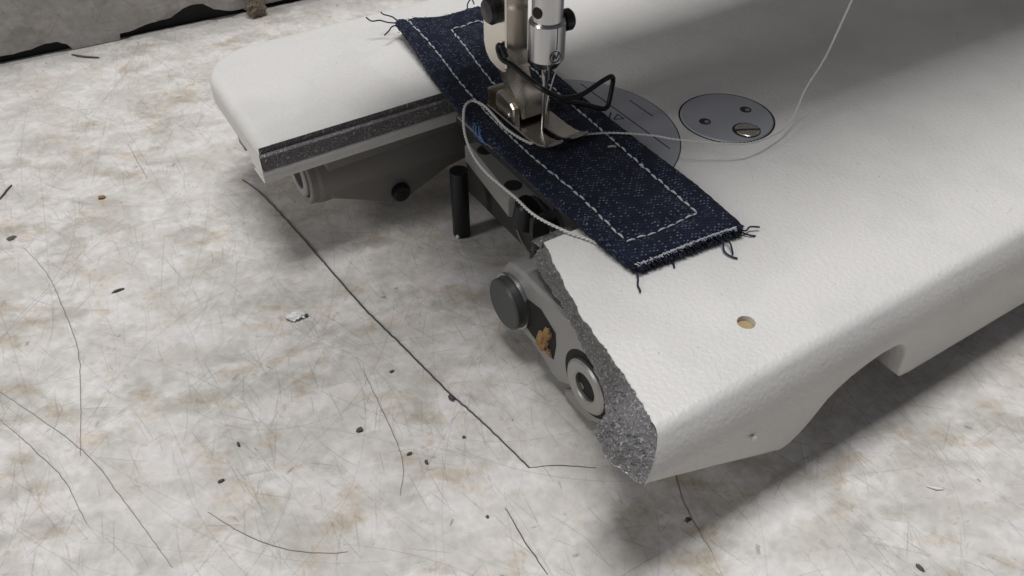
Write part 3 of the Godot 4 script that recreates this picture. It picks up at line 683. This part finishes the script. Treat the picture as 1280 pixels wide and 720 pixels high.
func denim():
	var t := thing("denim_strip", "navy denim test strip with pale stitching lying under the presser foot", "fabric", Vector3(3, 0, 0))
	var rows := []; var n := 150; var w := 48; var r := RandomNumberGenerator.new(); r.seed = 12
	for i in n + 1:
		var f := float(i) / n; var row := PackedVector3Array(); var under := PackedVector3Array()
		var jag := r.randfn(0, 0.1)
		for j in w + 1:
			var g := float(j) / w
			var z := lerpf(-71.2 + g * 0.6, 52.0 + g * 1.9, f)
			if i == 0 or i == n: z += r.randfn(0, 0.22)
			var l := at_list(FAB_L, z); var rt := at_list(FAB_R, z)
			var x := lerpf(l, rt, g) + (jag * (1.0 - g) if g < 0.5 else jag * g)
			var e := minf((x - l) / 1.7, 1.0); var e2 := minf((rt - x) / 0.7, 1.0)
			var h := cloth_y(x, z); var drop := (1.0 - sqrt(maxf(0.0, 1.0 - pow(1.0 - clampf(e, 0, 1), 2)))) * 1.5 + (1.0 - sqrt(maxf(0.0, 1.0 - pow(1.0 - clampf(e2, 0, 1), 2)))) * 0.8
			if i == 0 or i == n: drop += 0.35
			row.append(Vector3(x, h - drop, z))
			under.append(Vector3(x + (0.3 if j == 0 else 0.0), maxf(0.22, h - 2.9), z))
		under.reverse(); row.append_array(under); rows.append(row)
	var st := begin(); grid(st, rows, true, 0)
	for e in [rows[0], rows[-1]]:
		for j in w: quad(st, e[j], e[j + 1], e[2 * w - j], e[2 * w + 1 - j])
	obj("cloth", st, M.denim, t)
	# seams, stitch by stitch
	var proto := begin(); var pts := []; var rad := []
	for k in 9:
		var f := k / 8.0; pts.append(Vector3(0, 0.16 * sin(PI * f) , (f - 0.5) * 2.3)); rad.append(0.25 * pow(sin(PI * clampf(f, 0.06, 0.94)), 0.45))
	tube(proto, pts, rad, 8)
	proto.generate_normals(); var arr := proto.commit_to_arrays(); var vv: PackedVector3Array = arr[Mesh.ARRAY_VERTEX]
	for k in vv.size(): vv[k] *= 0.001
	arr[Mesh.ARRAY_VERTEX] = vv; var sm := ArrayMesh.new(); sm.add_surface_from_arrays(Mesh.PRIMITIVE_TRIANGLES, arr)
	for s in [SEAM_A, [[-8.8, 44.9], [-0.6, 46.2], [10.0, 46.0]], SEAM_C, [[18.4, -61.6], [13.8, -61.3], [7.7, -60.6]], SEAM_B]:
		var seam := Node3D.new(); seam.name = numbered("seam", t); t.add_child(seam, true)
		var line := []
		for p in s: line.append(Vector3(p[0], 0, p[1]))
		line = spline(line, 0.2); var acc := 0.0; var last: Vector3 = line[0]; var start: Vector3 = line[0]
		for p in line:
			acc += last.distance_to(p); last = p
			if acc >= 2.42 or (p == line[-1] and acc > 1.2):
				var mid: Vector3 = (start + p) / 2; var d: Vector3 = (p - start).normalized(); var k := MeshInstance3D.new()
				k.mesh = sm; k.material_override = M.pale_thread; k.name = numbered("stitch", seam); seam.add_child(k, true)
				var y := cloth_y(mid.x, mid.z) + 0.14
				var slope := (cloth_y(p.x, p.z) - cloth_y(start.x, start.z)) / maxf(start.distance_to(p), 0.1)
				d = (d + Vector3(0, slope, 0) + Vector3(rng.randfn(0, 0.07), rng.randfn(0, 0.03), rng.randfn(0, 0.04))).normalized()
				var sc := acc / 2.42
				var side: Vector3 = d.cross(Vector3.UP).normalized()
				k.global_transform = Transform3D(Basis(side * rng.randf_range(0.85, 1.1), side.cross(d) * -1.0 if side.cross(d).y < 0 else side.cross(d), d * sc * rng.randf_range(0.82, 0.93)), mm(Vector3(mid.x, y, mid.z)))
				start = p; acc = 0.0
	# frayed ends
	for e in [[52.0, 1.0, 420], [-71.0, -1.0, 200]]:
		for c in 2:
			var fr := begin()
			for k in (e[2] if c == 0 else int(e[2] * 0.4)):
				var g := rng.randf(); var z: float = e[0] + (g * 1.9 if e[1] > 0 else g * 0.6); var x := lerpf(at_list(FAB_L, z) + 0.4, at_list(FAB_R, z) - 0.3, g)
				var top := cloth_y(x, z); var y := rng.randf_range(0.3, top - 0.3) if c == 0 else (top - 0.55 + rng.randfn(0, 0.14) if k % 3 or e[1] < 0 else 0.9 + rng.randfn(0, 0.15))
				if c == 1 and e[1] < 0 and k % 3: continue
				var long := rng.randf_range(0.5, 1.5) if c == 0 else rng.randf_range(0.35, 0.9)
				var a := Vector3(x, y, z - e[1] * 0.4)
				var b := a + Vector3(rng.randfn(0, 0.35), rng.randfn(-0.1, 0.2), e[1] * (long + 0.3))
				b.y = maxf(b.y, 0.2)
				tube(fr, [a, a.lerp(b, 0.5) + Vector3(rng.randfn(0, 0.1), rng.randfn(0.05, 0.08), 0), b], [0.12, 0.11, 0.04] if c == 0 else [0.12, 0.11, 0.05], 5)
			var fo := obj("frayed_edge", fr, M.navy_thread if c == 0 else M.pale_thread, t); fo.set_meta("kind", "stuff")
	for w2 in 3:
		var wl := []; var x0: float = [-10.4, -3.0, 9.6][w2]; var x1: float = [-2.0, 9.4, 14.2][w2]
		for k in 26:
			var x := lerpf(x0, x1, k / 25.0); var z := 52.0 + 1.9 * (x + 12.0) / 28.0
			wl.append(Vector3(x, cloth_y(x, z) - 0.42 + rng.randfn(0, 0.07), z + 0.1 + rng.randfn(0, 0.08)))
		var wy := begin(); plied(wy, spline(wl, 0.3), 0.22); obj("exposed_weft", wy, M.pale_thread, t)
	# edge fuzz down both long sides
	var fz := begin()
	for k in 420:
		var z := rng.randf_range(-70, 52); var left := k % 3 > 0; var x := at_list(FAB_L, z) + 0.25 if left else at_list(FAB_R, z) - 0.15
		var a := Vector3(x, cloth_y(x + (1.0 if left else -1.0), z) - rng.randf_range(0.9, 2.0), z); a.y = maxf(a.y, 0.3); var b := a + Vector3((-1 if left else 1) * rng.randf_range(0.15, 0.55), rng.randfn(0, 0.25), rng.randfn(0, 0.5))
		tube(fz, [a, b], [0.1, 0.03], 4)
	obj("edge_fuzz", fz, M.navy_thread, t).set_meta("kind", "stuff")
	# single loose yarns
	for l in [[Vector3(-11.5, 0.8, 52.4), Vector3(-12.4, 0.9, 54.0), Vector3(-13.4, 0.4, 55.2), Vector3(-14.0, 0.5, 56.6), Vector3(-14.3, 0.4, 57.2)],
			[Vector3(9.8, 1.2, 53.4), Vector3(9.6, 1.2, 55.0), Vector3(8.6, 0.6, 56.8), Vector3(8.8, 0.4, 58.6), Vector3(9.6, 0.4, 59.8)],
			[Vector3(10.6, 1.6, 53.2), Vector3(11.0, 1.4, 55.4), Vector3(10.2, 0.7, 57.4), Vector3(9.5, 0.5, 58.4)],
			[Vector3(15.6, 1.4, 53.6), Vector3(17.0, 1.0, 54.4), Vector3(18.4, 1.2, 54.0), Vector3(20.4, 1.0, 55.0)],
			[Vector3(15.4, 1.0, 53.0), Vector3(17.0, 0.5, 55.4), Vector3(18.2, 0.3, 56.2)],
			[Vector3(-2.8, 0.5, 52.6), Vector3(-3.0, 0.4, 54.0), Vector3(-3.6, 0.3, 55.0)],
			[Vector3(-4.8, 4.6, -70.6), Vector3(-7.4, 5.0, -71.6), Vector3(-9.2, 5.4, -73.4), Vector3(-11.6, 5.6, -73.8), Vector3(-12.6, 6.4, -75.4)],
			[Vector3(-4.8, 4.2, -70.2), Vector3(-7.0, 4.2, -70.0), Vector3(-8.6, 3.8, -68.8), Vector3(-10.4, 3.0, -68.4)],
			[Vector3(-4.4, 4.6, -71.0), Vector3(-5.0, 5.4, -73.4), Vector3(-7.0, 6.0, -75.2), Vector3(-7.2, 6.2, -76.6)],
			[Vector3(19.0, 2.0, -70.6), Vector3(20.5, 3.6, -73.0), Vector3(22.5, 4.4, -74.0), Vector3(22.4, 3.4, -72.2)]]:
		var ly := begin(); tube(ly, spline(l, 0.4), 0.21, 7); obj("loose_yarn", ly, M.navy_thread, t)
	for l in [[Vector3(-12.6, 3.0, -11.0), Vector3(-13.5, 2.2, -9.6), Vector3(-13.8, 1.2, -7.4), Vector3(-13.2, 0.9, -5.6)], [Vector3(-12.4, 3.1, -10.0), Vector3(-13.3, 2.4, -8.2), Vector3(-13.6, 1.4, -5.9)], [Vector3(-12.3, 3.0, -12.2), Vector3(-13.3, 2.0, -11.2), Vector3(-13.7, 0.8, -9.6)], [Vector3(-12.5, 3.0, -8.8), Vector3(-13.3, 1.6, -7.9), Vector3(-13.5, 1.0, -4.6)]]:
		var bl := begin(); tube(bl, spline(l, 0.4), 0.16, 6); obj("light_blue_yarn", bl, M.blue_thread, t)
	for q in [[Vector3(10.0, 0, 15.2), Vector3(0.9, 0, 0.5), "white lint dash lying in the middle of the denim strip"], [Vector3(11.8, 0, 24.5), Vector3(0.3, 0, 0.3), "tiny white lint speck on the denim nearer its end"]]:
		var li := begin(); var p: Vector3 = q[0]; p.y = cloth_y(p.x, p.z) + 0.2; var d: Vector3 = q[1]; tube(li, [p - d, p + Vector3(0, 0.15, 0), p + d], [0.22, 0.3, 0.2], 7); tag(obj("lint_speck", li, M.pale_thread), q[2], "lint")

# ---------------------------------------------------------------- sewing thread
func plied(st: SurfaceTool, pts: Array, r: float):
	for s in 2:
		var out := []; var run := 0.0
		for i in pts.size():
			var d: Vector3 = (pts[mini(i + 1, pts.size() - 1)] - pts[maxi(i - 1, 0)]).normalized()
			if i: run += pts[i].distance_to(pts[i - 1])
			var f := frame(d); var a := run * TAU / 2.1 + PI * s
			out.append(pts[i] + (f[0] * cos(a) + f[1] * sin(a)) * r * 0.55)
		tube(st, out, r * 0.62, 7)
func threads():
	var st := begin()
	plied(st, spline([Vector3(-5.2, 3.5, 3.6), Vector3(-6.0, 3.6, 4.0), Vector3(-7.2, 3.7, 0.0), Vector3(-7.8, 3.8, -5.5), Vector3(-7.4, 4.0, -11.0), Vector3(-7.2, 4.3, -16.0), Vector3(-8.6, 4.6, -19.4), Vector3(-11.2, 4.4, -18.8), Vector3(-14.0, 3.6, -15.0), Vector3(-16.9, 2.4, -9.0), Vector3(-18.8, 1.4, -2.0), Vector3(-19.4, 0.8, 4.8), Vector3(-19.0, 0.5, 11.0), Vector3(-18.7, 0.5, 17.0), Vector3(-18.8, 0.6, 23.4), Vector3(-18.1, 0.7, 27.8), Vector3(-16.0, 0.6, 33.4), Vector3(-13.2, 0.5, 38.6), Vector3(-11.6, 0.4, 43.4)], 0.22), 0.33)
	tag(obj("sewing_thread", st, M.thread), "cream thread looping off the denim's left edge and back onto the bed", "thread")
	var s2 := begin()
	plied(s2, spline([Vector3(4.2, 3.6, 7.0), Vector3(8.0, 4.0, 8.6), Vector3(12.0, 4.1, 10.6), Vector3(15.5, 4.4, 13.6), Vector3(20.0, 5.0, 18.8), Vector3(22.6, 5.4, 23.0), Vector3(29.4, 5.2, 28.6), Vector3(38.4, 4.2, 32.6), Vector3(50.2, 3.0, 31.2), Vector3(57.4, 3.9, 28.6), Vector3(62.0, 9.0, 26.6), Vector3(65.5, 16.0, 27.0), Vector3(61.9, 26.0, 31.2), Vector3(54.4, 38.0, 38.0), Vector3(30.7, 55.0, 55.6)], 0.25), 0.24)
	tag(obj("sewing_thread", s2, M.thread), "thin pale thread running from the presser toes past the round plate and up", "thread")
	var s3 := begin(); tube(s3, spline([Vector3(2.6, 22.4, 2.4), Vector3(1.6, 17.0, 1.4), Vector3(0.7, 12.0, 0.9), Vector3(0.4, 8.0, 0.6)], 0.5), 0.16, 6)
	tag(obj("sewing_thread", s3, M.thread), "short taut thread hanging from the needle clamp along the needle", "thread")

# ---------------------------------------------------------------- litter on the bench
func strand(pts: Array, r: float, called: String, label: String, category: String, m: Material):
	var line := []
	for p in pts: line.append(Vector3(p[0], BENCH + r * 0.8 + 0.03, p[1]))
	line = spline(line, 1.2)
	for i in line.size(): line[i] += Vector3(rng.randfn(0, 0.06), 0, rng.randfn(0, 0.06))
	var rad := []
	for i in line.size(): rad.append(r * lerpf(0.55, 1.0, sin(PI * clampf((i + 0.5) / line.size(), 0.05, 0.95))))
	var st := begin(); tube(st, line, rad, 6); tag(obj(called, st, m), label, category, "hairs and threads fallen on the bench")
func litter():
	strand([[-58.6, -79.1], [-55.9, -67.4], [-53.4, -41.0], [-50.9, -8.1], [-48.5, 10.5], [-45.9, 30.6], [-43.8, 41.8], [-41.3, 58.9]], 0.25, "dark_thread", "long dark thread stretched across the bench below the slot", "thread", M.hair)
	strand([[-41.3, 58.9], [-38.3, 60.2], [-35.3, 61.9], [-29.1, 66.6]], 0.09, "thin_hair", "thin hair trailing from the long dark thread's front end towards the lever", "hair", M.hair)
	var names := [["long bowed hair down the bench's left side", [[-121.8, -79.7], [-118.2, -63.3], [-117.1, -42.5], [-117.2, -29.3], [-119.4, -15.4], [-123.3, 3.8]]], ["short dark hair at the left border of the bench, lower part", [[-136.7, -16.4], [-131.9, -4.1], [-127.6, 8.5], [-125.8, 22.3]]], ["longest pale brown hair slanting through the bench's lower left", [[-135.5, -25.5], [-127.7, -9.3], [-121.9, 4.7], [-118.3, 19.0], [-113.6, 41.4]]], ["curved hair sweeping right along the bottom of the bench", [[-103.8, 32.7], [-99.7, 40.8], [-94.2, 48.5], [-87.8, 53.9], [-82.9, 56.6]]], ["straight hair below the front end of the long dark thread", [[-51.0, 64.7], [-51.8, 73.0], [-51.9, 81.8]]], ["hair left of the long dark thread's middle, bent at its knot", [[-60.1, 14.4], [-63.3, 40.4], [-68.3, 50.3]]], ["hair in front of the broken arm's tip, in its shadow", [[-13.7, 73.7], [-18.8, 83.6], [-21.5, 95.1]]], ["short hair on the bench left of the rounded bed corner", [[-83.8, -119.0], [-83.5, -94.8]]]]
	for k in names.size(): strand(names[k][1], [0.085, 0.08, 0.075, 0.085, 0.11, 0.085, 0.08, 0.07][k], "thin_hair", names[k][0], "hair", M.hair if k == 4 else M.faint_hair)
	strand([[-124.2, -107.9], [-121.8, -111.6], [-119.9, -114.0]], 0.3, "dark_thread", "short dark thread end at the left border, halfway up the bench", "thread", M.hair)
	strand([[-86.8, -194.5], [-83.1, -189.9], [-78.4, -186.3]], 0.4, "dark_thread", "short brown twig of thread by the chipped wall edge", "thread", M.crumb)
	for q in [[-97.9, -92.4, 1.3, 0.7, 0.9, "tan crumb alone on the bench far left of the bed", M.cork], [-103.5, -46.9, 1.9, 0.5, 0.45, "dark brown flake on the bench left of the white paper scrap", M.crumb], [-124.2, -86.2, 1.6, 0.25, 1.3, "dark grey smudge of dirt near the left border", M.crumb], [-68.3, 30.0, 1.0, 0.5, 0.8, "dark forked crumb left of the thread's middle", M.crumb], [-99.1, 26.8, 0.9, 0.4, 0.45, "dark flake in the bench's lower left quarter", M.crumb], [-92.8, 19.4, 0.4, 0.4, 0.9, "small dark flake just above the lower left dark flake", M.crumb],
			[-61.8, 41.8, 0.8, 0.4, 0.45, "dark crumb left of the long thread, upper of a pair", M.crumb], [-59.6, 45.7, 0.45, 0.4, 0.8, "dark crumb left of the long thread, lower of a pair", M.crumb], [-55.3, 64.5, 0.4, 0.3, 0.5, "tiny dark crumb between long thread and bottom border", M.crumb], [-20.7, 87.0, 0.9, 0.3, 0.6, "dark crumb in the bed's shadow at its front edge", M.crumb], [10.8, 119.4, 0.5, 0.3, 1.2, "dark sliver at the bottom right of the bench", M.crumb], [-49.3, 44.2, 0.5, 0.3, 0.5, "dark crumb touching the long thread near its knot", M.crumb], [-54.3, 17.8, 0.8, 0.25, 0.5, "small dark chip just left of the long thread", M.crumb]]:
		var st := begin(); lump(st, Vector3(q[0], BENCH + q[3] * 0.55, q[1]), Vector3(q[2], q[3], q[4]) * 0.78, 0.35, int(absf(q[0]) * 7), 8); tag(obj("crumb", st, q[6]), q[5], "crumb", "crumbs scattered on the bench")
	var kn := begin(); lump(kn, Vector3(-46.2, BENCH + 0.5, 32.9), Vector3(0.6, 0.55, 1.0), 0.3, 4, 8); tag(obj("thread_knot", kn, M.hair), "dark knot midway on the long dark thread", "knot")
	var pa := begin(); var rows := []
	for i in 9:
		var row := PackedVector3Array()
		for j in 7:
			var c := Vector2(i / 8.0 - 0.5, j / 6.0 - 0.5); var k := 1.0 - 0.5 * absf(c.y)
			row.append(Vector3(-67.1 + c.x * 4.6 * k + c.y * 1.2 + rng.randfn(0, 0.12), BENCH + 0.25 + absf(rng.randfn(0, 0.35)) + 0.5 * (1 - 3 * c.length_squared()), -12.2 + c.y * 3.2 + rng.randfn(0, 0.16)))
		rows.append(row)
	grid(pa, rows, false, -1); tag(obj("paper_scrap", pa, M.paper), "crumpled white paper scrap on the bench below the bracket", "paper scrap")
	var pc := begin(); lump(pc, Vector3(-64.6, BENCH + 0.4, -11.1), Vector3(0.5, 0.4, 0.5), 0.3, 3, 8); tag(obj("crumb", pc, M.crumb), "dark crumb at the right side of the white paper scrap", "crumb", "crumbs scattered on the bench")
	var wf := begin(); tube(wf, [Vector3(27.7, BENCH + 0.2, 107.8), Vector3(28.8, BENCH + 0.3, 109.3), Vector3(30.0, BENCH + 0.2, 110.1)], [0.15, 0.35, 0.15], 6); tag(obj("white_flake", wf, M.paper), "white flake on the bright bench in front of the bed's shadow", "flake")
	var ws := begin(); lump(ws, Vector3(-10.6, -14.0, 89.4), Vector3(0.7, 0.6, 0.6), 0.12, 6, 8); tag(obj("white_speck", ws, M.paper), "white speck stuck on the bed's front skirt", "speck")
	var fo := begin(); lump(fo, Vector3(-14.4, BENCH + 2.6, -190.9), Vector3(3.8, 3.0, 3.2), 0.3, 8, 18)
	for k in 120:
		var d := Vector3(rng.randfn(0, 1), absf(rng.randfn(0, 1)), rng.randfn(0, 1)).normalized(); var p := Vector3(-14.4, BENCH + 2.6, -190.9) + d * Vector3(3.6, 2.8, 3.0)
		tube(fo, [p, p + d * 0.7 + Vector3(rng.randfn(0, 0.3), 0.1, rng.randfn(0, 0.3)), p + d * 1.1], [0.16, 0.12, 0.05], 4)
	tag(obj("fluff_ball", fo, M.foam), "fuzzy tan ball of fluff against the chipped wall edge", "fluff")
